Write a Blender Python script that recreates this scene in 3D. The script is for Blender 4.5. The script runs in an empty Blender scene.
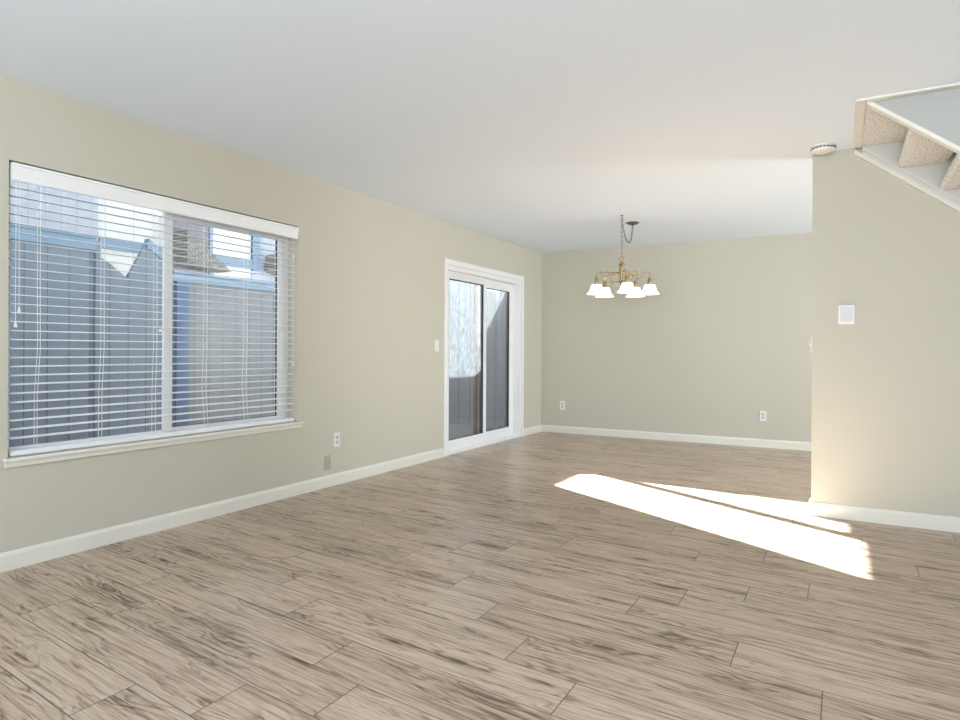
import bpy, bmesh, math, random
from mathutils import Vector, Matrix
random.seed(7)
scene = bpy.context.scene
COL = scene.collection
R = math.radians

# ------------------------------------------------------------------ camera
cam_d = bpy.data.cameras.new('camera')
cam_d.sensor_width = 36.0
cam_d.lens = 642.0 / 960.0 * 36.0
cam_d.shift_y = -9.0 / 960.0
cam_d.clip_start = 0.05
cam = bpy.data.objects.new('camera', cam_d)
COL.objects.link(cam)
cam.matrix_world = (Matrix.Translation((3.6, 0.0, 1.097)) @ Matrix.Rotation(R(29.5), 4, 'Z')
                    @ Matrix.Rotation(R(90), 4, 'X') @ Matrix.Rotation(0.00467, 4, 'Z'))
scene.camera = cam

# ------------------------------------------------------------------ world, sun, fill lamps, exposure
scene.view_settings.view_transform = 'Standard'
scene.view_settings.look = 'None'
scene.view_settings.gamma = 1.0
scene.view_settings.exposure = 0.0
scene.view_settings.use_curve_mapping = False

world = bpy.data.worlds.new('sky')
scene.world = world
world.use_nodes = True
wn = world.node_tree
wn.nodes.clear()
w_out = wn.nodes.new('ShaderNodeOutputWorld')
w_bg = wn.nodes.new('ShaderNodeBackground')
w_bg.inputs['Color'].default_value = (0.80, 0.90, 1.0, 1)
w_bg.inputs['Strength'].default_value = 1.5
wn.links.new(w_bg.outputs[0], w_out.inputs[0])

def add_light(name, kind, loc, aim, energy, color, **kw):
    d = bpy.data.lights.new(name, kind)
    d.energy = energy
    d.color = color
    for k, v in kw.items():
        setattr(d, k, v)
    o = bpy.data.objects.new(name, d)
    COL.objects.link(o)
    o.location = loc
    o.rotation_euler = Vector(aim).to_track_quat('-Z', 'Y').to_euler()
    return o

add_light('sun', 'SUN', (-8, 6, 6), (1, -0.572, -0.493), 115.0, (0.93, 0.98, 1.0), angle=R(0.5))
# added fill lamps: one behind the camera tilted at the ceiling, one kitchen side
add_light('fill_rear', 'AREA', (3.9, -2.5, 1.35), (0, 1, 1.7), 420.0, (0.86, 0.94, 1.0),
          shape='RECTANGLE', size=3.6, size_y=1.5)
add_light('fill_kitchen', 'AREA', (7.3, 6.5, 1.45), (-1, 0.35, -0.15), 185.0, (0.86, 0.94, 1.0),
          shape='RECTANGLE', size=1.8, size_y=1.1)

# ------------------------------------------------------------------ materials
def new_mat(name):
    m = bpy.data.materials.new(name)
    m.use_nodes = True
    return m, m.node_tree, m.node_tree.nodes['Principled BSDF']

def nd(nt, typ, **kw):
    n = nt.nodes.new(typ)
    for k, v in kw.items():
        setattr(n, k, v)
    return n

def plain(name, color, rough=0.5, metal=0.0, var=0.03, scale=6.0, bump=0.0, bump_scale=200.0, spec=0.5, emit=0.0):
    m, nt, b = new_mat(name)
    tc = nd(nt, 'ShaderNodeTexCoord')
    nz = nd(nt, 'ShaderNodeTexNoise')
    nz.inputs['Scale'].default_value = scale
    nz.inputs['Detail'].default_value = 4
    nt.links.new(tc.outputs['Object'], nz.inputs['Vector'])
    mix = nd(nt, 'ShaderNodeMix', data_type='RGBA')
    mix.inputs[6].default_value = tuple(c * (1 - var) for c in color) + (1,)
    mix.inputs[7].default_value = tuple(min(1, c * (1 + var)) for c in color) + (1,)
    nt.links.new(nz.outputs['Fac'], mix.inputs[0])
    nt.links.new(mix.outputs[2], b.inputs['Base Color'])
    b.inputs['Roughness'].default_value = rough
    b.inputs['Metallic'].default_value = metal
    b.inputs['Specular IOR Level'].default_value = spec
    if bump > 0:
        n2 = nd(nt, 'ShaderNodeTexNoise')
        n2.inputs['Scale'].default_value = bump_scale
        n2.inputs['Detail'].default_value = 3
        nt.links.new(tc.outputs['Object'], n2.inputs['Vector'])
        bp = nd(nt, 'ShaderNodeBump')
        bp.inputs['Strength'].default_value = bump
        bp.inputs['Distance'].default_value = 0.004
        nt.links.new(n2.outputs['Fac'], bp.inputs['Height'])
        nt.links.new(bp.outputs[0], b.inputs['Normal'])
    if emit > 0:
        b.inputs['Emission Color'].default_value = (1.0, 0.98, 0.94, 1)
        b.inputs['Emission Strength'].default_value = emit
    return m

M = {}
M['wall'] = plain('beige_wall_paint', (0.562, 0.535, 0.452), 0.75, var=0.015, scale=1.2, bump=0.12, bump_scale=60, spec=0.25)
M['ceiling'] = plain('white_ceiling_paint', (0.80, 0.865, 0.95), 0.85, var=0.012, scale=0.9, bump=0.1, bump_scale=80, spec=0.2)
M['trim'] = plain('cream_trim_paint', (0.76, 0.74, 0.67), 0.4, var=0.015)
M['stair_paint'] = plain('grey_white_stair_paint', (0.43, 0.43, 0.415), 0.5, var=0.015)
M['stair_lightened'] = plain('stair_paint_lightened', (0.68, 0.68, 0.65), 0.5, var=0.015)  # stair paint lightened in colour to offset the shadow on the far stringer
M['white'] = plain('white_vinyl', (0.84, 0.84, 0.84), 0.35, var=0.01)
M['slat'] = plain('white_blind_slat', (0.87, 0.87, 0.885), 0.4, var=0.015)
M['cord'] = plain('white_cord', (0.80, 0.78, 0.74), 0.7)
M['plastic'] = plain('white_plastic', (0.80, 0.79, 0.75), 0.35, var=0.01)
M['grey_plastic'] = plain('pale_grey_plastic', (0.58, 0.58, 0.62), 0.4, var=0.01)
M['tan_plastic'] = plain('tan_plastic', (0.42, 0.40, 0.31), 0.45, var=0.02)
M['slot'] = plain('dark_slot', (0.03, 0.03, 0.03), 0.6)
M['gasket'] = plain('black_rubber_gasket', (0.03, 0.035, 0.04), 0.5)
M['brass'] = plain('antique_brass', (0.46, 0.35, 0.20), 0.25, metal=1.0, var=0.1, scale=30)
M['chain'] = plain('dull_brass_chain', (0.20, 0.175, 0.13), 0.35, metal=0.8, var=0.1, scale=40)
M['shade'] = plain('frosted_white_glass', (0.9, 0.88, 0.82), 0.35, emit=1.1)
M['screw'] = plain('steel_screw', (0.55, 0.55, 0.55), 0.35, metal=0.8)
M['fence'] = None
M['blue'] = plain('faded_blue_board', (0.17, 0.25, 0.33), 0.7, var=0.08)
M['deep_blue'] = plain('deep_blue_board', (0.07, 0.12, 0.215), 0.7, var=0.08)
M['post'] = plain('dark_brown_wood', (0.16, 0.10, 0.075), 0.7, var=0.2, scale=12)
M['patio'] = plain('grey_concrete', (0.22, 0.22, 0.215), 0.9, var=0.18, scale=3, bump=0.2, bump_scale=60)
M['ground'] = plain('dry_ground', (0.22, 0.21, 0.18), 0.95, var=0.25, scale=1.5)
M['subfloor'] = plain('subfloor', (0.2, 0.18, 0.15), 0.9)

def siding(name, color, axis, pitch=0.2, dark=0.45, rough=0.8):
    """vertical grooved board siding, groove every `pitch` m along object axis"""
    m, nt, b = new_mat(name)
    tc = nd(nt, 'ShaderNodeTexCoord')
    sp = nd(nt, 'ShaderNodeSeparateXYZ')
    nt.links.new(tc.outputs['Object'], sp.inputs[0])
    dv = nd(nt, 'ShaderNodeMath', operation='DIVIDE')
    nt.links.new(sp.outputs[axis], dv.inputs[0]); dv.inputs[1].default_value = pitch
    fr = nd(nt, 'ShaderNodeMath', operation='FRACT')
    nt.links.new(dv.outputs[0], fr.inputs[0])
    lt = nd(nt, 'ShaderNodeMath', operation='LESS_THAN')
    nt.links.new(fr.outputs[0], lt.inputs[0]); lt.inputs[1].default_value = 0.06
    mp = nd(nt, 'ShaderNodeMapping')
    mp.inputs['Scale'].default_value = (14, 14, 0.7)
    nt.links.new(tc.outputs['Object'], mp.inputs[0])
    nz = nd(nt, 'ShaderNodeTexNoise')
    nz.inputs['Scale'].default_value = 1.0; nz.inputs['Detail'].default_value = 6
    nt.links.new(mp.outputs[0], nz.inputs['Vector'])
    mix = nd(nt, 'ShaderNodeMix', data_type='RGBA')
    mix.inputs[6].default_value = tuple(c * 0.85 for c in color) + (1,)
    mix.inputs[7].default_value = tuple(min(1, c * 1.15) for c in color) + (1,)
    nt.links.new(nz.outputs['Fac'], mix.inputs[0])
    mx2 = nd(nt, 'ShaderNodeMix', data_type='RGBA')
    nt.links.new(lt.outputs[0], mx2.inputs[0])
    nt.links.new(mix.outputs[2], mx2.inputs[6])
    mx2.inputs[7].default_value = tuple(c * dark for c in color) + (1,)
    nt.links.new(mx2.outputs[2], b.inputs['Base Color'])
    b.inputs['Roughness'].default_value = rough
    return m
M['fence_y'] = siding('grey_board_fence_long', (0.165, 0.195, 0.235), 'Y')
M['fence_grey'] = siding('weathered_grey_fence', (0.17, 0.18, 0.195), 'Y')
M['fence_x'] = siding('grey_board_fence_end', (0.22, 0.225, 0.26), 'X')
M['siding_grey'] = siding('pale_grey_siding', (0.38, 0.40, 0.45), 'Y', dark=0.7)
M['siding_white'] = siding('white_siding', (0.66, 0.65, 0.61), 'Y', pitch=0.42, dark=0.75)
M['siding_dark'] = siding('dark_mauve_siding', (0.20, 0.18, 0.205), 'Y', dark=0.6)

def shingle_mat():
    m, nt, b = new_mat('brown_grey_shingles')
    tc = nd(nt, 'ShaderNodeTexCoord')
    br = nd(nt, 'ShaderNodeTexBrick')
    br.inputs['Color1'].default_value = (0.22, 0.19, 0.17, 1)
    br.inputs['Color2'].default_value = (0.36, 0.33, 0.30, 1)
    br.inputs['Mortar'].default_value = (0.05, 0.05, 0.05, 1)
    br.inputs['Scale'].default_value = 5.0
    br.inputs['Mortar Size'].default_value = 0.04
    mp = nd(nt, 'ShaderNodeMapping')
    mp.inputs['Rotation'].default_value = (R(-90), R(0), R(-90))
    mp.inputs['Scale'].default_value = (1, 1, 1)
    sx = nd(nt, 'ShaderNodeSeparateXYZ'); cx_ = nd(nt, 'ShaderNodeCombineXYZ')
    nt.links.new(tc.outputs['Object'], sx.inputs[0])
    ad = nd(nt, 'ShaderNodeMath', operation='MULTIPLY_ADD')
    nt.links.new(sx.outputs['Y'], ad.inputs[0]); ad.inputs[1].default_value = 0.6
    nt.links.new(sx.outputs['Z'], ad.inputs[2])
    nt.links.new(sx.outputs['Y'], cx_.inputs[0]); nt.links.new(ad.outputs[0], cx_.inputs[1])
    nt.links.new(cx_.outputs[0], br.inputs['Vector'])
    nt.links.new(br.outputs['Color'], b.inputs['Base Color'])
    b.inputs['Roughness'].default_value = 0.9
    return m
M['shingle'] = shingle_mat()

def carpet_mat():
    m, nt, b = new_mat('speckled_beige_carpet')
    tc = nd(nt, 'ShaderNodeTexCoord')
    nz = nd(nt, 'ShaderNodeTexNoise')
    nz.inputs['Scale'].default_value = 120; nz.inputs['Detail'].default_value = 3
    nt.links.new(tc.outputs['Object'], nz.inputs['Vector'])
    cr = nd(nt, 'ShaderNodeValToRGB')
    e = cr.color_ramp.elements
    e[0].position = 0.36; e[0].color = (0.36, 0.335, 0.295, 1)
    e[1].position = 0.48; e[1].color = (0.82, 0.80, 0.76, 1)
    k = cr.color_ramp.elements.new(0.66); k.color = (0.88, 0.865, 0.84, 1)
    nt.links.new(nz.outputs['Fac'], cr.inputs[0])
    nt.links.new(cr.outputs[0], b.inputs['Base Color'])
    b.inputs['Roughness'].default_value = 1.0
    b.inputs['Specular IOR Level'].default_value = 0.1
    bp = nd(nt, 'ShaderNodeBump')
    bp.inputs['Strength'].default_value = 0.5; bp.inputs['Distance'].default_value = 0.01
    nt.links.new(nz.outputs['Fac'], bp.inputs['Height'])
    nt.links.new(bp.outputs[0], b.inputs['Normal'])
    return m
M['carpet'] = carpet_mat()

def glass_mat(name, dust_lo, dust_hi, tint=(1, 1, 1)):
    m = bpy.data.materials.new(name)
    m.use_nodes = True
    nt = m.node_tree
    nt.nodes.clear()
    out = nd(nt, 'ShaderNodeOutputMaterial')
    tr = nd(nt, 'ShaderNodeBsdfTransparent')
    tr.inputs['Color'].default_value = tint + (1,)
    gl = nd(nt, 'ShaderNodeBsdfGlossy')
    gl.inputs['Roughness'].default_value = 0.01
    ge = nd(nt, 'ShaderNodeNewGeometry')
    dt = nd(nt, 'ShaderNodeVectorMath', operation='DOT_PRODUCT')
    nt.links.new(ge.outputs['Normal'], dt.inputs[0]); nt.links.new(ge.outputs['Incoming'], dt.inputs[1])
    ab_ = nd(nt, 'ShaderNodeMath', operation='ABSOLUTE'); nt.links.new(dt.outputs['Value'], ab_.inputs[0])
    om = nd(nt, 'ShaderNodeMath', operation='SUBTRACT'); om.inputs[0].default_value = 1.0; nt.links.new(ab_.outputs[0], om.inputs[1])
    pw = nd(nt, 'ShaderNodeMath', operation='POWER'); nt.links.new(om.outputs[0], pw.inputs[0]); pw.inputs[1].default_value = 5.0
    fr = nd(nt, 'ShaderNodeMath', operation='MULTIPLY_ADD'); nt.links.new(pw.outputs[0], fr.inputs[0]); fr.inputs[1].default_value = 0.96; fr.inputs[2].default_value = 0.04
    m1 = nd(nt, 'ShaderNodeMixShader')
    nt.links.new(fr.outputs[0], m1.inputs[0])
    nt.links.new(tr.outputs[0], m1.inputs[1]); nt.links.new(gl.outputs[0], m1.inputs[2])
    last = m1
    if dust_hi > 0:
        tc = nd(nt, 'ShaderNodeTexCoord')
        mp = nd(nt, 'ShaderNodeMapping')
        mp.inputs['Scale'].default_value = (1, 9, 6)
        mp.inputs['Rotation'].default_value = (R(25), 0, 0)
        nt.links.new(tc.outputs['Object'], mp.inputs[0])
        nz = nd(nt, 'ShaderNodeTexNoise')
        nz.inputs['Scale'].default_value = 2.2; nz.inputs['Detail'].default_value = 7
        nz.inputs['Roughness'].default_value = 0.65; nz.inputs['Distortion'].default_value = 0.8
        nt.links.new(mp.outputs[0], nz.inputs['Vector'])
        mr = nd(nt, 'ShaderNodeMapRange')
        mr.inputs[1].default_value = 0.36; mr.inputs[2].default_value = 0.60
        mr.inputs[3].default_value = dust_lo; mr.inputs[4].default_value = dust_hi
        nt.links.new(nz.outputs['Fac'], mr.inputs[0])
        tl = nd(nt, 'ShaderNodeBsdfTranslucent')
        tl.inputs['Color'].default_value = (0.78, 0.88, 0.91, 1)
        m2 = nd(nt, 'ShaderNodeMixShader')
        nt.links.new(mr.outputs[0], m2.inputs[0])
        nt.links.new(m1.outputs[0], m2.inputs[1]); nt.links.new(tl.outputs[0], m2.inputs[2])
        last = m2
    nt.links.new(last.outputs[0], out.inputs[0])
    return m
M['dusty_glass'] = glass_mat('dusty_door_glass', 0.0065, 0.0145)
M['glass'] = glass_mat('window_glass', 0, 0)

def floor_mat():
    m, nt, b = new_mat('grey_brown_oak_laminate')
    L = nt.links
    def mth(op, a, c=None):
        n = nd(nt, 'ShaderNodeMath', operation=op)
        for i, q in enumerate((a, c)):
            if q is None: continue
            if isinstance(q, (int, float)): n.inputs[i].default_value = q
            else: L.new(q, n.inputs[i])
        return n.outputs[0]
    uv = nd(nt, 'ShaderNodeUVMap', uv_map='plank')
    rn = nd(nt, 'ShaderNodeUVMap', uv_map='seed')
    s1 = nd(nt, 'ShaderNodeSeparateXYZ'); L.new(uv.outputs[0], s1.inputs[0])
    s2 = nd(nt, 'ShaderNodeSeparateXYZ'); L.new(rn.outputs[0], s2.inputs[0])
    s, t, r1, r2 = s1.outputs[0], s1.outputs[1], s2.outputs[0], s2.outputs[1]
    def coords(fx, fy):
        c = nd(nt, 'ShaderNodeCombineXYZ')
        L.new(mth('ADD', mth('MULTIPLY', s, fx), mth('MULTIPLY', r1, 91.0)), c.inputs[0])
        L.new(mth('ADD', mth('MULTIPLY', t, fy), mth('MULTIPLY', r2, 57.0)), c.inputs[1])
        L.new(mth('MULTIPLY', r1, 13.0), c.inputs[2])
        return c.outputs[0]
    def noise(vec, detail=5, rough=0.55, dist=0.0):
        n = nd(nt, 'ShaderNodeTexNoise')
        n.inputs['Scale'].default_value = 1.0; n.inputs['Detail'].default_value = detail
        n.inputs['Roughness'].default_value = rough; n.inputs['Distortion'].default_value = dist
        L.new(vec, n.inputs['Vector'])
        return n.outputs['Fac']
    def rng(x, a, c, lo=0.0, hi=1.0):
        n = nd(nt, 'ShaderNodeMapRange', interpolation_type='SMOOTHSTEP')
        n.inputs[1].default_value = a; n.inputs[2].default_value = c
        n.inputs[3].default_value = lo; n.inputs[4].default_value = hi
        L.new(x, n.inputs[0])
        return n.outputs[0]
    fine = noise(coords(8.0, 330.0), 4, 0.65)
    mid = noise(coords(1.7, 62.0), 6, 0.65, 0.4)
    broad = noise(coords(1.6, 8.0), 3, 0.5, 1.0)
    # knots: stretched cells with a dark heart
    vo = nd(nt, 'ShaderNodeTexVoronoi')
    vo.inputs['Scale'].default_value = 1.0
    wob = nd(nt, 'ShaderNodeVectorMath', operation='ADD')
    wn_ = nd(nt, 'ShaderNodeTexNoise'); wn_.inputs['Scale'].default_value = 1.0; wn_.inputs['Detail'].default_value = 3
    L.new(coords(14.0, 40.0), wn_.inputs['Vector'])
    wsc = nd(nt, 'ShaderNodeVectorMath', operation='SCALE'); wsc.inputs['Scale'].default_value = 0.16
    L.new(wn_.outputs['Color'], wsc.inputs[0])
    L.new(coords(2.1, 8.5), wob.inputs[0]); L.new(wsc.outputs[0], wob.inputs[1])
    L.new(wob.outputs[0], vo.inputs['Vector'])
    kd = vo.outputs['Distance']
    knot = rng(kd, 0.02, 0.13, 1.0, 0.0)
    halo = rng(kd, 0.05, 0.45, 1.0, 0.0)
    # cathedral rings that bend round the knots
    ph = mth('ADD', mth('ADD', mth('MULTIPLY', broad, 46.0), mth('MULTIPLY', halo, 10.0)), mth('MULTIPLY', t, 170.0))
    ring = mth('MULTIPLY', mth('ADD', mth('SINE', ph), 1.0), 0.5)
    ring = mth('POWER', ring, 2.2)
    ringmask = rng(broad, 0.36, 0.60)
    d = mth('MULTIPLY', rng(mid, 0.42, 0.70), 0.36)
    d = mth('ADD', d, mth('MULTIPLY', rng(fine, 0.40, 0.62), 0.26))
    d = mth('ADD', d, mth('MULTIPLY', mth('MULTIPLY', ring, ringmask), 0.30))
    d = mth('ADD', d, mth('MULTIPLY', halo, 0.22))
    d = mth('ADD', d, mth('MULTIPLY', knot, 0.75))
    d = mth('ADD', d, mth('MULTIPLY', mth('SUBTRACT', r2, 0.5), 0.14))
    cr = nd(nt, 'ShaderNodeValToRGB')
    e = cr.color_ramp.elements
    e[0].position = 0.05; e[0].color = (0.60, 0.465, 0.35, 1)
    e[1].position = 1.0; e[1].color = (0.085, 0.055, 0.038, 1)
    k = cr.color_ramp.elements.new(0.40); k.color = (0.385, 0.28, 0.195, 1)
    k = cr.color_ramp.elements.new(0.68); k.color = (0.135, 0.086, 0.054, 1)
    L.new(d, cr.inputs[0])
    # joints between the boards
    W, LEN = 0.2112, 1.244
    et = mth('MINIMUM', t, mth('SUBTRACT', W, t))
    es = mth('MINIMUM', s, mth('SUBTRACT', LEN, s))
    ed = mth('MINIMUM', et, es)
    gap = rng(ed, 0.0010, 0.0028, 0.9, 0.0)
    mx = nd(nt, 'ShaderNodeMix', data_type='RGBA')
    L.new(gap, mx.inputs[0]); L.new(cr.outputs[0], mx.inputs[6]); mx.inputs[7].default_value = (0.045, 0.035, 0.028, 1)
    L.new(mx.outputs[2], b.inputs['Base Color'])
    L.new(mth('ADD', mth('MULTIPLY', fine, 0.12), 0.25), b.inputs['Roughness'])
    b.inputs['Specular IOR Level'].default_value = 0.5
    bp = nd(nt, 'ShaderNodeBump'); bp.inputs['Strength'].default_value = 0.06; bp.inputs['Distance'].default_value = 0.002
    L.new(d, bp.inputs['Height']); L.new(bp.outputs[0], b.inputs['Normal'])
    return m
M['floor'] = floor_mat()

# ------------------------------------------------------------------ helpers
ROOT = {}
def empty(name, loc):
    o = bpy.data.objects.new(name, None)
    o.empty_display_size = 0.1
    COL.objects.link(o)
    o.location = loc
    ROOT[o] = Vector(loc)
    return o

def tag(o, label, cat, group=None, kind=None):
    o['label'] = label
    o['category'] = cat
    if group: o['group'] = group
    if kind: o['kind'] = kind
    return o

class MB:
    def __init__(self, mat=None):
        self.bm = bmesh.new()
        self.X = mat or Matrix.Identity(4)
    def v(self, p): return self.bm.verts.new(self.X @ Vector(p))
    def box(self, a, b, bev=0.0):
        x0, y0, z0 = a; x1, y1, z1 = b
        p = [self.v(q) for q in ((x0,y0,z0),(x1,y0,z0),(x1,y1,z0),(x0,y1,z0),(x0,y0,z1),(x1,y0,z1),(x1,y1,z1),(x0,y1,z1))]
        f = [self.bm.faces.new([p[i] for i in q]) for q in ((3,2,1,0),(4,5,6,7),(0,1,5,4),(1,2,6,5),(2,3,7,6),(3,0,4,7))]
        if bev > 0:
            ed = list({e for q in f for e in q.edges})
            bmesh.ops.bevel(self.bm, geom=ed, offset=bev, segments=2, affect='EDGES', profile=0.5)
        return self
    def prism(self, pts, d):
        """planar polygon (3-D points) extruded by the vector d"""
        d = Vector(d)
        a = [self.v(q) for q in pts]
        b = [self.v(Vector(q) + d) for q in pts]
        n = len(pts)
        self.bm.faces.new(list(reversed(a))); self.bm.faces.new(b)
        for i in range(n):
            self.bm.faces.new((a[i], a[(i+1) % n], b[(i+1) % n], b[i]))
        return self
    def tube(self, pts, r, seg=8, closed=False):
        pts = [Vector(p) for p in pts]
        n = len(pts)
        rad = r if isinstance(r, (list, tuple)) else [r] * n
        rings = []
        ref = None
        for i, p in enumerate(pts):
            if closed: t = pts[(i+1) % n] - pts[i-1]
            else: t = pts[min(i+1, n-1)] - pts[max(i-1, 0)]
            t.normalize()
            if ref is None:
                ref = t.orthogonal().normalized()
            u = ref - t * ref.dot(t)
            if u.length < 1e-5: u = t.orthogonal()
            u.normalize(); ref = u
            w = t.cross(u)
            rings.append([self.v(p + (u * math.cos(2*math.pi*k/seg) + w * math.sin(2*math.pi*k/seg)) * rad[i]) for k in range(seg)])
        m = n if closed else n - 1
        for i in range(m):
            a, b = rings[i], rings[(i+1) % n]
            for k in range(seg):
                self.bm.faces.new((a[k], a[(k+1) % seg], b[(k+1) % seg], b[k]))
        if not closed:
            self.bm.faces.new(list(reversed(rings[0]))); self.bm.faces.new(rings[-1])
        return self
    def lathe(self, prof, c, seg=24, axis='Z'):
        """prof = [(radius, height)], turned about an axis through c"""
        c = Vector(c)
        def pt(r, h, a):
            if axis == 'Z': return c + Vector((r*math.cos(a), r*math.sin(a), h))
            if axis == 'X': return c + Vector((h, r*math.cos(a), r*math.sin(a)))
            return c + Vector((r*math.cos(a), h, r*math.sin(a)))
        rings = []
        for r, h in prof:
            if r < 1e-6: rings.append([self.v(pt(0, h, 0))])
            else: rings.append([self.v(pt(r, h, 2*math.pi*k/seg)) for k in range(seg)])
        for a, b in zip(rings, rings[1:]):
            for k in range(seg):
                k2 = (k+1) % seg
                if len(a) == 1 and len(b) == 1: continue
                if len(a) == 1: self.bm.faces.new((a[0], b[k2], b[k]))
                elif len(b) == 1: self.bm.faces.new((a[k], a[k2], b[0]))
                else: self.bm.faces.new((a[k], a[k2], b[k2], b[k]))
        return self
    def build(self, name, mat, parent=None, smooth=False):
        me = bpy.data.meshes.new(name)
        bmesh.ops.recalc_face_normals(self.bm, faces=self.bm.faces[:])
        o = bpy.data.objects.new(name, me)
        if parent is not None:
            off = ROOT[parent]
            ROOT[o] = off
            bmesh.ops.translate(self.bm, verts=self.bm.verts[:], vec=-off)
        else:
            ROOT[o] = Vector((0, 0, 0))
        self.bm.to_mesh(me); self.bm.free()
        if smooth:
            for p in me.polygons: p.use_smooth = True
            try: me.set_sharp_from_angle(angle=R(40))
            except Exception: pass
        me.materials.append(mat)
        COL.objects.link(o)
        if parent is not None:
            o.parent = parent
        return o

def struct(o):
    o['kind'] = 'structure'
    return o

# ------------------------------------------------------------------ room shell
X1, Y0, YB, H = 7.4, -2.6, 8.07, 2.44
YP = 4.87                      # face of the partition under the stairs
XP = 3.415                     # its free end

# floor boards
bm = bmesh.new()
uvl = bm.loops.layers.uv.new('plank'); sdl = bm.loops.layers.uv.new('seed')
W, LEN, SL = 0.2112, 1.244, 0.095
known = {1: 1.588, 3: 2.221, 4: 1.996, 5: 2.836, 6: 2.556, 7: 2.302, 8: 2.016, 9: 2.812, 10: 1.736, 11: 1.98, 12: 2.221, 13: 1.68, 14: 1.994, 16: 2.151}
rng = random.Random(11)
for k in range(-19, 40):
    v0 = 1.2186 + (k - 1) * W
    off = known.get(k + 0, None)
    r0 = rng.random() * LEN
    if off is None: off = r0
    off = off % LEN
    j = -2
    while off + j * LEN < X1 + 0.3:
        xa = off + j * LEN; xb = xa + LEN
        j += 1
        if xb < -0.3: continue
        vs = [bm.verts.new((x, v - SL * x, 0)) for x, v in ((xa, v0), (xb, v0), (xb, v0 + W), (xa, v0 + W))]
        f = bm.faces.new(vs)
        sd = (rng.random(), rng.random())
        for lp, q in zip(f.loops, ((0, 0), (LEN, 0), (LEN, W), (0, W))):
            lp[uvl].uv = q; lp[sdl].uv = sd
for co, no in (((-0.05, 0, 0), (-1, 0, 0)), ((X1 + .1, 0, 0), (1, 0, 0)), ((0, Y0 - .1, 0), (0, -1, 0)), ((0, YB + .1, 0), (0, 1, 0))):
    bmesh.ops.bisect_plane(bm, geom=bm.verts[:] + bm.edges[:] + bm.faces[:], plane_co=co, plane_no=no, clear_outer=True)
bmesh.ops.remove_doubles(bm, verts=bm.verts[:], dist=1e-5)
me = bpy.data.meshes.new('floor'); bm.to_mesh(me); bm.free()
me.materials.append(M['floor'])
fl = bpy.data.objects.new('floor', me); COL.objects.link(fl); struct(fl)
sf = struct(MB().box((-0.05, Y0 - .1, -0.12), (X1 + .1, YB + .1, -0.004)).build('floor_underlay', M['subfloor']))
sf.parent = fl

WY0, WY1, WZ0, WZ1 = 1.617, 3.562, 0.553, 2.035        # window opening
DY0, DY1, DZ1 = 5.645, 7.45, 2.0                       # sliding door opening
T = -0.16
b = MB()
b.box((T, Y0 - .16, 0), (0, WY0, H)).box((T, WY0, 0), (0, WY1, WZ0)).box((T, WY0, WZ1), (0, WY1, H))
b.box((T, WY1, 0), (0, DY0, H)).box((T, DY0, DZ1), (0, DY1, H)).box((T, DY1, 0), (0, YB + .12, H))
struct(b.build('wall_left', M['wall']))
struct(MB().box((0, YB, 0), (X1, YB + .12, H)).build('wall_back', M['wall']))
b = MB()   # right wall with the kitchen window opening
b.box((X1, Y0 - .16, 0), (X1 + .12, 5.6, H)).box((X1, 5.6, 0), (X1 + .12, 7.4, 0.9)).box((X1, 5.6, 2.0), (X1 + .12, 7.4, H)).box((X1, 7.4, 0), (X1 + .12, YB + .12, H))
struct(b.build('wall_right', M['wall']))
b = MB()   # wall behind the camera with its wide window opening
b.box((0, Y0 - .12, 0), (1.1, Y0, H)).box((1.1, Y0 - .12, 0), (5.7, Y0, .6)).box((1.1, Y0 - .12, 2.1), (5.7, Y0, H)).box((5.7, Y0 - .12, 0), (X1, Y0, H))
struct(b.build('wall_front', M['wall']))
# partition under the stairs
struct(MB().box((XP, YP, 0), (X1, YP + .12, H)).build('wall_partition', M['wall']))
# ceiling with the stairwell opening
HX0, HX1, HY0 = 3.70, 7.25, 3.98
b = MB()
b.box((0, Y0, H), (X1, HY0, H + .25)).box((0, HY0, H), (HX0, YP, H + .25)).box((HX1, HY0, H), (X1, YP, H + .25)).box((0, YP, H), (X1, YB, H + .25))
struct(b.build('ceiling', M['ceiling']))
b = MB()   # the stairwell walls on the upper floor
b.box((HX0 - .9, HY0 - .1, H + .25), (HX1 + .1, HY0, 4.9)).box((HX0 - .9, YP, H + .25), (HX1 + .1, YP + .1, 4.9))
b.box((HX1, HY0, H + .25), (HX1 + .1, YP, 4.9)).box((HX0 - 1.0, HY0 - .1, H + .25), (HX0 - .9, YP + .1, 4.9)).box((HX0 - 1., HY0 - .1, 4.9), (HX1 + .1, YP + .1, 5.0))
struct(b.build('wall_stairwell', M['ceiling']))

# baseboards
def base_profile(kind, a, c, at, hgt=0.093, th=0.014):
    prof = [(0, 0), (th, 0), (th, hgt - .018), (th * .55, hgt - .004), (th * .3, hgt), (0, hgt)]
    if kind == 'L': return [Vector((at + d, a, z)) for d, z in prof], Vector((0, c - a, 0))
    if kind == 'B': return [Vector((a, at - d, z)) for d, z in prof], Vector((c - a, 0, 0))
    if kind == 'E': return [Vector((at - d, a, z)) for d, z in prof], Vector((0, c - a, 0))
b = MB(); b.prism(*base_profile('L', Y0, 3.60, 0)); b.prism(*base_profile('L', 3.602, 5.60, 0)); b.prism(*base_profile('L', 7.495, YB, 0))
struct(b.build('baseboard_left', M['trim']))
struct(MB().prism(*base_profile('B', 0.014, X1, YB)).build('baseboard_back', M['trim']))
b = MB(); b.prism(*base_profile('B', XP - .014, X1, YP)); b.prism(*base_profile('E', YP - .001, YP + .12, XP))
struct(b.build('baseboard_partition', M['trim']))

# trim round the stairwell opening in the ceiling
b = MB()
b.box((3.652, 3.932, H - .014), (HX0, YP, H), .003)
b.box((HX0, 3.932, H - .014), (HX1, HY0, H), .003)
struct(b.build('trim_1', M['trim']))

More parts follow.
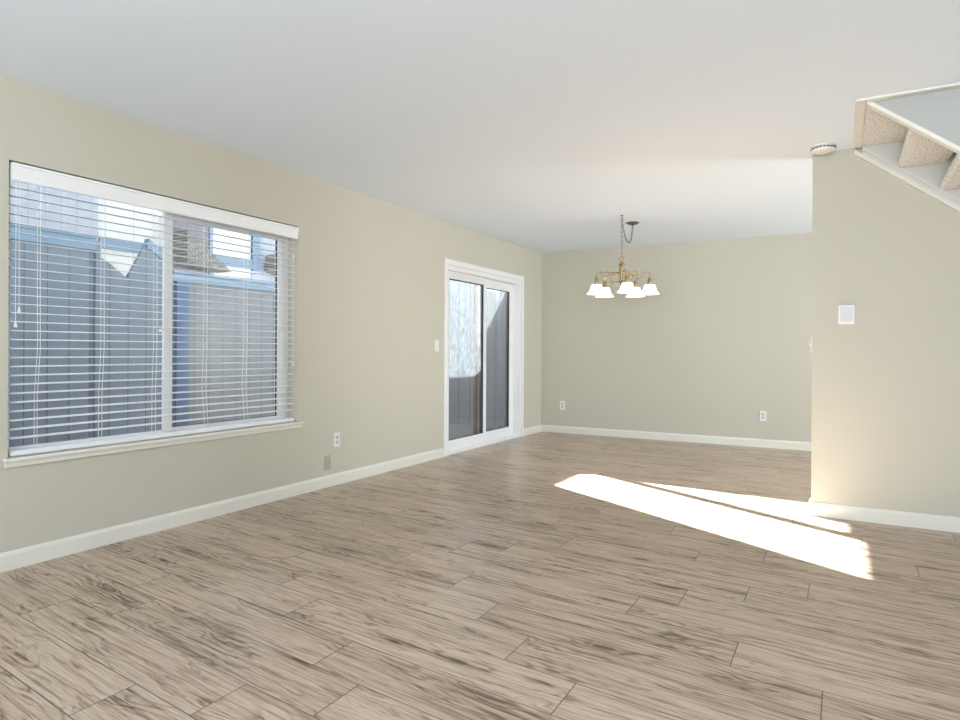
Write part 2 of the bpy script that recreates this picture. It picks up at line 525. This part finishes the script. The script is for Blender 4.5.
# ------------------------------------------------------------------ window
win = struct(empty('window_1', (-.1, (WY0 + WY1) / 2, WZ0)))
b = MB()
xo, xi = -.155, -.105
b.box((xo, WY0, WZ0), (xi, WY0 + .055, WZ1), .004).box((xo, WY1 - .06, WZ0), (xi, WY1, WZ1), .004)
b.box((xo, WY0 + .05, WZ0), (xi, WY1 - .05, WZ0 + .035), .004).box((xo, WY0 + .05, WZ1 - .05), (xi, WY1 - .05, WZ1), .004)
b.build('window_frame', M['white'], win)
b = MB()   # sliding sash on the right, fixed light on the left
b.box((-.112, 2.515, WZ0 + .03), (-.09, 2.575, WZ1 - .04), .004)
b.box((-.14, 3.455, WZ0 + .03), (-.1, 3.51, WZ1 - .04), .003)
b.box((-.14, 2.57, WZ0 + .03), (-.1, 3.46, WZ0 + .05), .003).box((-.14, 2.57, WZ1 - .1), (-.1, 3.46, WZ1 - .04), .003)
b.build('sash', M['white'], win)
b = MB()
g = .008
b.box((-.125, 2.574, WZ0 + .045), (-.114, 2.574 + g, WZ1 - .09)).box((-.125, 3.456 - g, WZ0 + .045), (-.114, 3.456, WZ1 - .09)).box((-.125, 2.575, WZ0 + .048), (-.114, 3.455, WZ0 + .054))
b.build('gasket', M['gasket'], win)
MB().box((-.132, WY0 + .045, WZ0 + .03), (-.127, 2.52, WZ1 - .04)).build('pane', M['glass'], win)
MB().box((-.122, 2.57, WZ0 + .04), (-.117, 3.46, WZ1 - .08)).build('pane', M['glass'], win)
b = MB(); b.box((-.09, 2.50, 1.185), (-.075, 2.53, 1.245), .004).box((-.085, 2.475, 1.205), (-.06, 2.51, 1.225), .004)
b.build('latch', M['white'], win)
b = MB()
b.box((-.105, WY0 + .001, WZ0), (.028, WY1 - .001, WZ0 + .004))
b.box((0, 1.592, WZ0 - .018), (.03, 3.604, WZ0 + .004), .006)
b.box((0, 1.60, WZ0 - .045), (.015, 3.597, WZ0 - .018), .004)
b.build('window_sill', M['trim'], win)

# ------------------------------------------------------------------ blind
bl = tag(empty('window_blind', (-.045, (WY0 + WY1) / 2, WZ1)), 'white horizontal slat blind hanging open in the wide left wall window', 'blind')
BY0, BY1 = WY0 + .012, WY1 - .014
vp = [(-.012, 1.938), (.000, 1.938), (.004, 1.946), (.004, 1.958), (.012, 1.997), (.012, 2.008), (.016, 2.012), (.016, 2.023), (-.012, 2.023)]
b = MB(); b.prism([(x, BY0 - .002, z) for x, z in vp], (0, BY1 - BY0 + .004, 0))
b.build('valance', M['slat'], bl)
MB().box((-.075, BY0 + .004, 1.955), (-.02, BY1 - .004, 2.008)).build('head_rail', M['slat'], bl)
zs = []
z = 1.912
while z > 0.615:
    zs.append(z); z -= .0452
tilt = R(4)
for z in zs:
    b = MB()
    pr = []
    for q in range(7):
        d = -.0245 + .049 * q / 6
        pr.append((d, .0022 * (1 - (d / .0245) ** 2)))
    top = [(-.045 + d * math.cos(tilt), z + h + .0014 - d * math.sin(tilt)) for d, h in pr]
    bot = [(-.045 + d * math.cos(tilt), z + h - .0014 - d * math.sin(tilt)) for d, h in reversed(pr)]
    b.prism([(x, BY0 + .006, zz) for x, zz in top + bot], (0, BY1 - BY0 - .012, 0))
    b.build('slat', M['slat'], bl)
MB().box((-.07, BY0 + .006, .559), (-.02, BY1 - .006, .584), .004).build('bottom_rail', M['slat'], bl)
for y in (1.77, 2.10, 2.42, 2.775, 3.10, 3.455):
    b = MB()
    wob = .012 * math.sin(y * 40)
    for x, sh in ((-.0185, 0), (-.0715, .012)):
        b.tube([(x, y + sh, 1.96), (x, y + sh, 1.5), (x, y + sh + wob * .2, 1.1), (x, y + sh - abs(wob), .85), (x, y + sh - wob, .59)], .0016, 6)
    for z in zs:
        b.tube([(-.0185, y, z - .003), (-.0715, y + .012, z - .003)], .0009, 4)
    b.build('ladder_cord', M['cord'], bl)
for y, zt in ((1.668, 1.275), (1.652, 1.205), (3.515, .98), (3.515, 1.79)):
    x = -.008
    c = MB().tube([(x, y, 1.95), (x, y, zt + .02)], .0014, 6).build('pull_cord', M['cord'], bl)
    MB().lathe([(0, .032), (.004, .03), (.005, .02), (.0085, .004), (.008, 0), (0, 0)], (x, y, zt), 12).build('tassel', M['plastic'], c, True)

# ------------------------------------------------------------------ sliding glass door
dr = struct(empty('door_1', (-.08, (DY0 + DY1) / 2, 0)))
b = MB()   # casing on the room side
b.box((0, DY0 - .042, 0), (.012, DY0, DZ1 + .058), .003).box((0, DY1, 0), (.012, DY1 + .045, DZ1 + .058), .003).box((0, DY0, DZ1), (.012, DY1, DZ1 + .058), .003)
b.build('casing', M['white'], dr)
b = MB()
b.box((-.155, DY0, 0), (-.001, DY0 + .04, DZ1), .003).box((-.155, DY1 - .045, 0), (-.001, DY1, DZ1), .003)
b.box((-.155, DY0 + .035, DZ1 - .05), (-.001, DY1 - .04, DZ1), .003).box((-.155, DY0 + .035, 0), (-.001, DY1 - .04, .03), .003)
b.box((-.05, DY0 + .04, .03), (-.04, DY1 - .045, .04)).box((-.094, DY0 + .04, .03), (-.088, DY1 - .045, .045))
b.build('door_frame', M['white'], dr)
def panel(name, x0, x1, y0, y1, z0, z1, sl, sr, rb, rt, dust):
    b = MB()
    b.box((x0, y0, z0), (x1, y0 + sl, z1), .004).box((x0, y1 - sr, z0), (x1, y1, z1), .004)
    b.box((x0, y0 + sl - .002, z0), (x1, y1 - sr + .002, z0 + rb), .004).box((x0, y0 + sl - .002, z1 - rt), (x1, y1 - sr + .002, z1), .004)
    p = b.build(name, M['white'], dr)
    ya, yb, za, zb = y0 + sl, y1 - sr, z0 + rb, z1 - rt
    b = MB()
    xa, xb = x0 + .003, x1 - .003
    b.box((xa, ya - .001, za), (xb, ya + .006, zb)).box((xa, yb - .009, za), (xb, yb + .001, zb)).box((xa, ya, zb - .006), (xb, yb, zb + .001)).box((xa, ya, za - .001), (xb, yb, za + .005))
    b.build('gasket', M['gasket'], p)
    xm = (x0 + x1) / 2
    MB().box((xm - .003, ya, za), (xm + .003, yb, zb)).build('pane', dust, p)
    return p
MB().box((-.131, 6.580, .04), (-.095, 6.585, 1.94)).build('weatherstrip', M['gasket'], dr)
pf = panel('sliding_panel', -.085, -.05, DY0 + .04, 6.605, .032, 1.95, .10, .07, .108, .082, M['dusty_glass'])
panel('fixed_panel', -.13, -.096, 6.585, DY1 - .045, .032, 1.95, .045, .115, .105, .10, M['glass'])
b = MB()
b.box((-.212, 6.58, .03), (-.19, 6.665, 1.97), .003).box((-.212, 7.40, .03), (-.19, 7.45, 1.97), .003).box((-.212, 6.66, .03), (-.19, 7.41, .09), .003).box((-.212, 6.66, 1.91), (-.19, 7.41, 1.97), .003)
b.box((-.215, DY0, .0), (-.156, DY1, .03)).box((-.215, DY0, 1.97), (-.156, DY1, 2.0))
sc_ = b.build('screen_frame', M['post'], dr)
MB().box((-.203, 6.66, .085), (-.201, 7.405, 1.915)).build('screen_mesh', M['dusty_glass'], sc_)
b = MB(); b.box((-.05, DY0 + .075, .92), (-.046, DY0 + .115, 1.12), .002)
b.tube([(-.047, DY0 + .095, .93), (-.01, DY0 + .097, .95), (-.005, DY0 + .098, 1.02), (-.01, DY0 + .097, 1.09), (-.047, DY0 + .095, 1.11)], .008, 8)
b.build('door_handle', M['white'], pf, True)

# ------------------------------------------------------------------ staircase
st = tag(empty('staircase', (5.2, 4.43, 0)), 'open riser staircase with speckled carpeted treads rising to the ceiling opening', 'stairs')
RUN, RISE = .2125, .168
XA, ZA = 3.686, 2.434
SLP = RISE / RUN
XE = 6.86
def line(z0, x0): return lambda x: z0 - SLP * (x - x0)
near = line(2.428, 3.71)
hgt = .44
def stringer(y0, y1, ln, name, mat, hgt, xs):
    xe = xs + (ln(xs)) / SLP           # where the lower edge reaches the floor
    pts = [(xs, y0, ln(xs)), (xe, y0, 0), (xe + hgt / SLP * .55, y0, 0), (xe + hgt / SLP * .55, y0, hgt * .45)]
    xt = xs
    pts += [(xt, y0, ln(xt) + hgt)]
    b = MB(); b.prism(pts, (0, y1 - y0, 0))
    return b.build(name, mat, st)
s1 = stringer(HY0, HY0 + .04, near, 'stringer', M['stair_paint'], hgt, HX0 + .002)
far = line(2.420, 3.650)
s2 = stringer(YP - .03, YP - .001, far, 'stringer', M['stair_lightened'], hgt, HX0 + .002)
def molding(y0, y1, ln, dz0, dz1, par, xs):
    xe = xs + ln(xs) / SLP
    b = MB()
    b.prism([(xs, y0, ln(xs) + dz0), (xe - .02, y0, ln(xe - .02) + dz0 + .02), (xe - .02, y0, ln(xe - .02) + dz1 + .02), (xs, y0, ln(xs) + dz1)], (0, y1 - y0, 0))
    return b.build('edge_molding', M['trim'], par)
molding(HY0 - .004, HY0 + .044, near, -.012, .012, s1, HX0 + .002)
molding(YP - .042, YP - .0005, far, -.02, .006, s2, HX0 - .04)
molding(YP - .038, YP - .0305, far, .038, .052, s2, HX0 + .002)
for k in range(14):
    x0 = XA + RUN * k; zb = ZA - RISE * k
    prof = []
    wd, th = .265, .055
    r = .02
    for cx, cz, a0 in ((x0 + r, zb + r, 180), (x0 + wd - r, zb + r, 270), (x0 + wd - r, zb + th - r, 0), (x0 + r, zb + th - r, 90)):
        for q in range(4):
            a = R(a0 + 30 * q)
            prof.append((cx + r * math.cos(a), HY0 + .0405, cz + r * math.sin(a)))
    b = MB(); b.prism(prof, (0, YP - .031 - HY0 - .041, 0))
    b.build('tread', M['carpet'], st, True)

# ------------------------------------------------------------------ chandelier
CXY = Vector((1.699, 6.184, 0))
ch = tag(empty('chandelier', (CXY.x, CXY.y, H)), 'brass five arm chandelier with white bell glass shades swagged from ceiling', 'chandelier')
def chain(pts, pitch=.026, rl=.0155, rw=.0085, wire=.0021):
    b = MB()
    pts = [Vector(p) for p in pts]
    seg = [(pts[i+1] - pts[i]).length for i in range(len(pts) - 1)]
    total = sum(seg)
    n = int(total / pitch)
    def at(d):
        for i, L_ in enumerate(seg):
            if d <= L_: return pts[i].lerp(pts[i+1], d / L_), (pts[i+1] - pts[i]).normalized()
            d -= L_
        return pts[-1], (pts[-1] - pts[-2]).normalized()
    for i in range(n):
        c, t = at((i + .5) * total / n)
        u = t.cross(Vector((1, .3, 0))).normalized()
        w = t.cross(u)
        s = u if i % 2 else w
        b.tube([c + t * math.cos(2*math.pi*q/10) * rl + s * math.sin(2*math.pi*q/10) * rw for q in range(10)], wire, 6, True)
    return b
hook = MB()
hook.lathe([(0, 0), (.016, 0), (.016, -.005), (.005, -.009), (.004, -.02), (0, -.022)], CXY + Vector((0, 0, H)), 16)
hook.tube([CXY + Vector((.012 * math.sin(R(a)), 0, H - .032 + .012 * math.cos(R(a)))) for a in range(0, 300, 30)], .003, 8)
hook.build('hook', M['chain'], ch, True)
chain([CXY + Vector((0, 0, H - .04)), CXY + Vector((0, 0, 2.03))]).build('chain', M['chain'], ch, True)
can = Vector((1.686, 6.596, H))
sw = []
for q in range(25):
    s = q / 24
    u = 2 * s - 1
    zz = H - .04 - .195 * (1 - abs(u) ** 2.6) + (.0 if s < .5 else .0)
    y = CXY.y + (can.y - CXY.y) * s
    sw.append((CXY.x + (can.x - CXY.x) * s + .01 * math.sin(s * math.pi), y, zz))
sw.append((can.x, can.y, H - .02))
chain(sw).build('swag_chain', M['chain'], ch, True)
b = MB(); b.tube([Vector(p) + Vector((.002, 0, .001)) for p in sw], .0028, 6)
b.build('power_cord', M['chain'], ch, True)
MB().lathe([(0, 0), (.069, 0), (.069, -.004), (.05, -.016), (.02, -.024), (.008, -.034), (0, -.034)], can, 28).build('canopy', M['chain'], ch, True)
b = MB(); b.tube([CXY + Vector((.022 * math.sin(2*math.pi*q/16), 0, 2.012 + .022 * math.cos(2*math.pi*q/16))) for q in range(16)], .003, 8, True)
b.build('ring', M['brass'], ch, True)
b = MB()
b.lathe([(0, 1.992), (.008, 1.988), (.01, 1.978), (.028, 1.968), (.034, 1.962), (.034, 1.954), (.024, 1.948), (.017, 1.94), (.017, 1.80), (.03, 1.792), (.032, 1.778), (.02, 1.766), (.01, 1.752), (.008, 1.742), (0, 1.738)], CXY, 20)
b.lathe([(.017, 1.888), (.034, 1.884), (.034, 1.862), (.017, 1.858)], CXY, 20)
b.build('column', M['brass'], ch, True)
for q in range(5):
    a = 2 * math.pi * q / 5 + .4
    MB().tube([CXY + Vector((.026 * math.cos(a), .026 * math.sin(a), 1.955)), CXY + Vector((.026 * math.cos(a), .026 * math.sin(a), 1.79))], .005, 8).build('rod', M['brass'], ch, True)
view = Vector((3.6 - CXY.x, -CXY.y, 0)).normalized()          # towards the room
right = Vector((-view.y, view.x, 0))
RA = .268
bulbs = []
for th in (11, 83, 150, 219, 297):
    d = view * math.cos(R(th)) + right * math.sin(R(th))
    def P(r, z): return CXY + d * r + Vector((0, 0, z))
    b = MB()
    pts = [P(.03, 1.873)] + [P(r, 1.873) for r in (.08, .14, .20, .235)] + [P(.256, 1.868), P(.266, 1.856), P(RA, 1.84), P(RA, 1.80)]
    b.tube(pts, .0048, 8)
    arm = b.build('arm', M['brass'], ch, True)
    b = MB()
    b.tube([P(.03, 1.787), P(.08, 1.784), P(.135, 1.787)], .0035, 8)
    b.tube([P(.145, 1.885), P(.145, 1.775)], .0035, 8)
    b.lathe([(0, .011), (.008, .006), (.009, 0), (.008, -.006), (0, -.011)], P(.145, 1.893), 10)
    b.lathe([(0, .011), (.008, .006), (.009, 0), (.008, -.006), (0, -.011)], P(.145, 1.768), 10)
    b.tube([P(.145, 1.80), P(.20, 1.83), P(.235, 1.873)], .003, 6)
    b.build('brace', M['brass'], arm, True)
    MB().lathe([(0, 1.82), (.012, 1.818), (.016, 1.808), (.019, 1.80), (.019, 1.762), (.03, 1.758), (.031, 1.748), (0, 1.748)], P(RA, 0), 16).build('socket', M['brass'], arm, True)
    prof = [(.024, 1.752), (.042, 1.750), (.052, 1.742), (.057, 1.727), (.062, 1.706), (.069, 1.688), (.08, 1.671), (.093, 1.660), (.096, 1.657)]
    inner = [(r - .003, z - .002) for r, z in reversed(prof)]
    MB().lathe(prof + inner, P(RA, 0), 28).build('shade', M['shade'], ch, True)
    MB().lathe([(0, 1.748), (.012, 1.746), (.013, 1.735), (.024, 1.71), (.026, 1.695), (.018, 1.676), (0, 1.67)], P(RA, 0), 14).build('bulb', M['shade'], ch, True)

# ------------------------------------------------------------------ smoke detector
sd = tag(empty('smoke_detector', (3.482, 4.735, H)), 'round white smoke detector on the ceiling against the partition corner', 'smoke detector')
c = (3.482, 4.735, H)
MB().lathe([(0, 0), (.074, 0), (.074, -.008), (.070, -.010)], c, 40).build('mounting_plate', M['plastic'], sd, True)
MB().lathe([(.066, -.008), (.070, -.012), (.070, -.026), (.066, -.034), (.05, -.041), (.02, -.044), (0, -.044)], c, 40).build('cover', M['plastic'], sd, True)
b = MB()
for q in range(20):
    a0 = 2 * math.pi * q / 20; a1 = a0 + 2 * math.pi / 20 * .72
    pts = [(c[0] + .0705 * math.cos(a0 + (a1 - a0) * s / 3), c[1] + .0705 * math.sin(a0 + (a1 - a0) * s / 3), H - .018) for s in range(4)]
    b.tube(pts, .0040, 6)
b.build('vent_slots', M['slot'], sd)

# ------------------------------------------------------------------ wall plates
def frame(loc, nrm):
    n = Vector(nrm); up = Vector((0, 0, 1)); rt = up.cross(n)
    m = Matrix((rt, n * -1, up)).transposed().to_4x4()       # local x right, local -y out of the wall, local z up
    m.translation = Vector(loc)
    return m
def plate(X, root, w, h, mat, name='cover_plate'):
    b = MB(X); b.box((-w/2, -.006, -h/2), (w/2, 0, h/2), .0022)
    return b.build(name, mat, root)
def outlet(loc, nrm, label, group='white duplex wall outlets'):
    X = frame(loc, nrm)
    r = tag(empty('wall_outlet', loc), label, 'outlet', group)
    plate(X, r, .072, .116, M['plastic'])
    for s in (-1, 1):
        b = MB(X); b.box((-.017, -.0085, s*.0205 - .0145), (.017, -.005, s*.0205 + .0145), .003)
        f = b.build('receptacle', M['grey_plastic'], r)
        b = MB(X); b.box((-.0085, -.0088, s*.0205 - .003), (-.0062, -.0083, s*.0205 + .007)).box((.0058, -.0088, s*.0205 - .003), (.0082, -.0083, s*.0205 + .007)).box((-.0025, -.0088, s*.0205 - .0105), (.0025, -.0083, s*.0205 - .006))
        b.build('slot', M['slot'], f)
    b = MB(X); b.lathe([(0, -.0075), (.003, -.007), (.003, -.005), (0, -.005)], (0, 0, 0), 10, 'Y'); b.build('screw', M['screw'], r)
    return r
outlet((0, 3.99, .368), (1, 0, 0), 'white duplex outlet on the left wall between window and sliding door')
outlet((.314, YB, .372), (0, -1, 0), 'white duplex outlet at the left end of the back wall')
outlet((2.797, YB, .362), (0, -1, 0), 'white duplex outlet at the right end of the back wall')
X = frame((0, 3.885, .194), (1, 0, 0))
r = tag(empty('cable_plate', (0, 3.885, .194)), 'small tan cable plate low on left wall just above the baseboard', 'wall plate')
plate(X, r, .07, .118, M['tan_plastic'])
b = MB(X); b.lathe([(0, -.018), (.005, -.018), (.005, -.008), (.0085, -.008), (.0085, -.005), (0, -.005)], (0, 0, 0), 12, 'Y'); b.build('socket', M['screw'], r)

def switch(loc, nrm, label):
    X = frame(loc, nrm)
    r = tag(empty('light_switch', loc), label, 'light switch', 'toggle light switches')
    plate(X, r, .072, .116, M['plastic'])
    b = MB(X); b.prism([(-.005, -.005, -.011), (-.005, -.007, -.011), (-.005, -.019, .008), (-.005, -.017, .013), (-.005, -.005, .004)], (.01, 0, 0))
    b.build('toggle', M['plastic'], r)
    for s in (-1, 1):
        b = MB(X); b.lathe([(0, -.0075), (.003, -.007), (.003, -.005), (0, -.005)], (0, 0, s * .03), 10, 'Y'); b.build('screw', M['screw'], r)
switch((0, 5.465, 1.15), (1, 0, 0), 'white light switch on the left wall beside the sliding door')
switch((XP, YP + .06, 1.15), (-1, 0, 0), 'white light switch seen edge-on at the partition end')

X = frame((3.617, YP, 1.347), (0, -1, 0))
r = tag(empty('doorbell_chime', (3.617, YP, 1.347)), 'small white and grey box on partition wall under the stairs', 'wall box')
b = MB(X); b.box((-.047, -.022, -.062), (.047, 0, .062), .004); b.build('housing', M['plastic'], r)
b = MB(X); b.box((-.036, -.025, -.048), (.036, -.02, .050), .002); b.build('front_panel', M['grey_plastic'], r)

# ------------------------------------------------------------------ outside
gz = -.02
struct(MB().box((-30, -20, -.4), (T - .005, 40, gz - .02)).build('ground', M['ground']))
struct(MB().box((-3.0, 1.0, gz - .05), (T - .01, 8.33, gz)).build('patio', M['patio']))

FX = -3.03
fe = tag(empty('board_fence', (FX, 4.5, gz)), 'long grey board fence with blue cap facing the wall window', 'fence')
def fpanel(prof, mat='fence_y'):
    b = MB(); ys = [p[0] for p in prof]
    pts = [(FX, ys[0], gz)] + [(FX, y, z) for y, z in prof] + [(FX, ys[-1], gz)]
    b.prism(pts, (-.04, 0, 0))
    return b.build('board_panel', M[mat], fe)
fpanel([(-1.5, 2.19), (3.745, 2.19)])
fpanel([(3.775, 2.06), (3.93, 1.973), (4.09, 1.854), (4.325, 2.293), (4.60, 2.10)])
fpanel([(4.60, 1.93), (6.42, 1.95)], 'fence_grey'); fpanel([(6.42, 2.27), (8.06, 2.27), (8.28, 2.38), (8.35, 2.6)])
b = MB(); b.box((FX, -1.5, 2.10), (FX + .03, 3.745, 2.215)).box((FX - .06, -1.5, 2.215), (FX + .05, 3.745, 2.235)); b.build('cap_board', M['blue'], fe)
b = MB(); b.box((FX, 4.60, 1.875), (FX + .03, 6.42, 1.965)).box((FX - .06, 4.60, 1.965), (FX + .05, 6.42, 1.985)); b.build('cap_board', M['blue'], fe)
b = MB()
b.prism([(FX + .02, 4.30, 2.19), (FX + .02, 4.325, 2.31), (FX + .02, 4.56, 2.14), (FX + .02, 4.54, 2.06), (FX + .02, 4.33, 2.20)], (-.08, 0, 0)); b.build('gable_cap', M['blue'], fe)
b = MB(); b.box((FX, 4.645, gz), (FX + .05, 4.80, 1.875)); b.build('post', M['deep_blue'], fe)
b = MB(); b.box((FX, 3.745, gz), (FX + .03, 3.80, 2.2)); b.build('post', M['fence_y'], fe)
sfz = tag(empty('end_fence', (-1.5, 8.35, gz)), 'grey board end fence seen through the sliding door', 'fence')
b = MB(); b.prism([(FX, 8.35, gz), (T - .01, 8.35, gz), (T - .01, 8.35, 2.83), (FX, 8.35, 2.59)], (0, .04, 0)); b.build('board_panel', M['fence_x'], sfz)
b = MB(); b.box((FX + .04, 8.325, gz), (T - .02, 8.35, gz + .09)); b.build('kick_board', M['fence_x'], sfz)

ab = tag(empty('neighbouring_house', (-6.8, 5.7, gz)), 'house with pale siding, blue trim and shingled slopes beyond the board fence', 'house')
BX = -5.5
MB().box((BX - 2.5, 0.0, gz), (BX, 5.20, 5.0)).build('wall', M['siding_grey'], ab)
MB().box((BX - 2.5, 5.20, gz), (BX, 6.22, 5.0)).build('wall', M['siding_white'], ab)
MB().box((BX - 2.5, 6.22, gz), (BX + .12, 6.95, 5.0)).build('wall', M['siding_dark'], ab)
MB().box((BX - 2.5, 6.95, gz), (BX, 7.86, 5.0)).build('wall', M['siding_white'], ab)
MB().box((BX - 2.5, 7.86, gz), (BX + .02, 8.80, 5.0)).build('wall', M['siding_grey'], ab)
b = MB()
b.box((BX, 5.20, 2.52), (BX + .04, 6.22, 2.66)).box((BX, 6.95, 2.52), (BX + .05, 7.9, 2.66)).box((BX, 7.86, 2.5), (BX + .06, 8.03, 5.0)).box((BX + .12, 6.9, 2.3), (BX + .15, 6.97, 5.0))
b.build('trim_board', M['blue'], ab)
b = MB(); b.box((BX - 2.6, -.1, 5.0), (BX + .3, 8.9, 5.15)); b.build('roof', M['shingle'], ab)
for pts in (((6.26, 2.93), (7.07, 2.36), (6.26, 2.40)), ((8.04, 2.50), (8.10, 2.79), (8.50, 2.52), (8.50, 2.40))):
    b = MB(); b.prism([(BX + .121, y, z) for y, z in pts], (.35, 0, 0)); b.build('lean_to_roof', M['shingle'], ab)
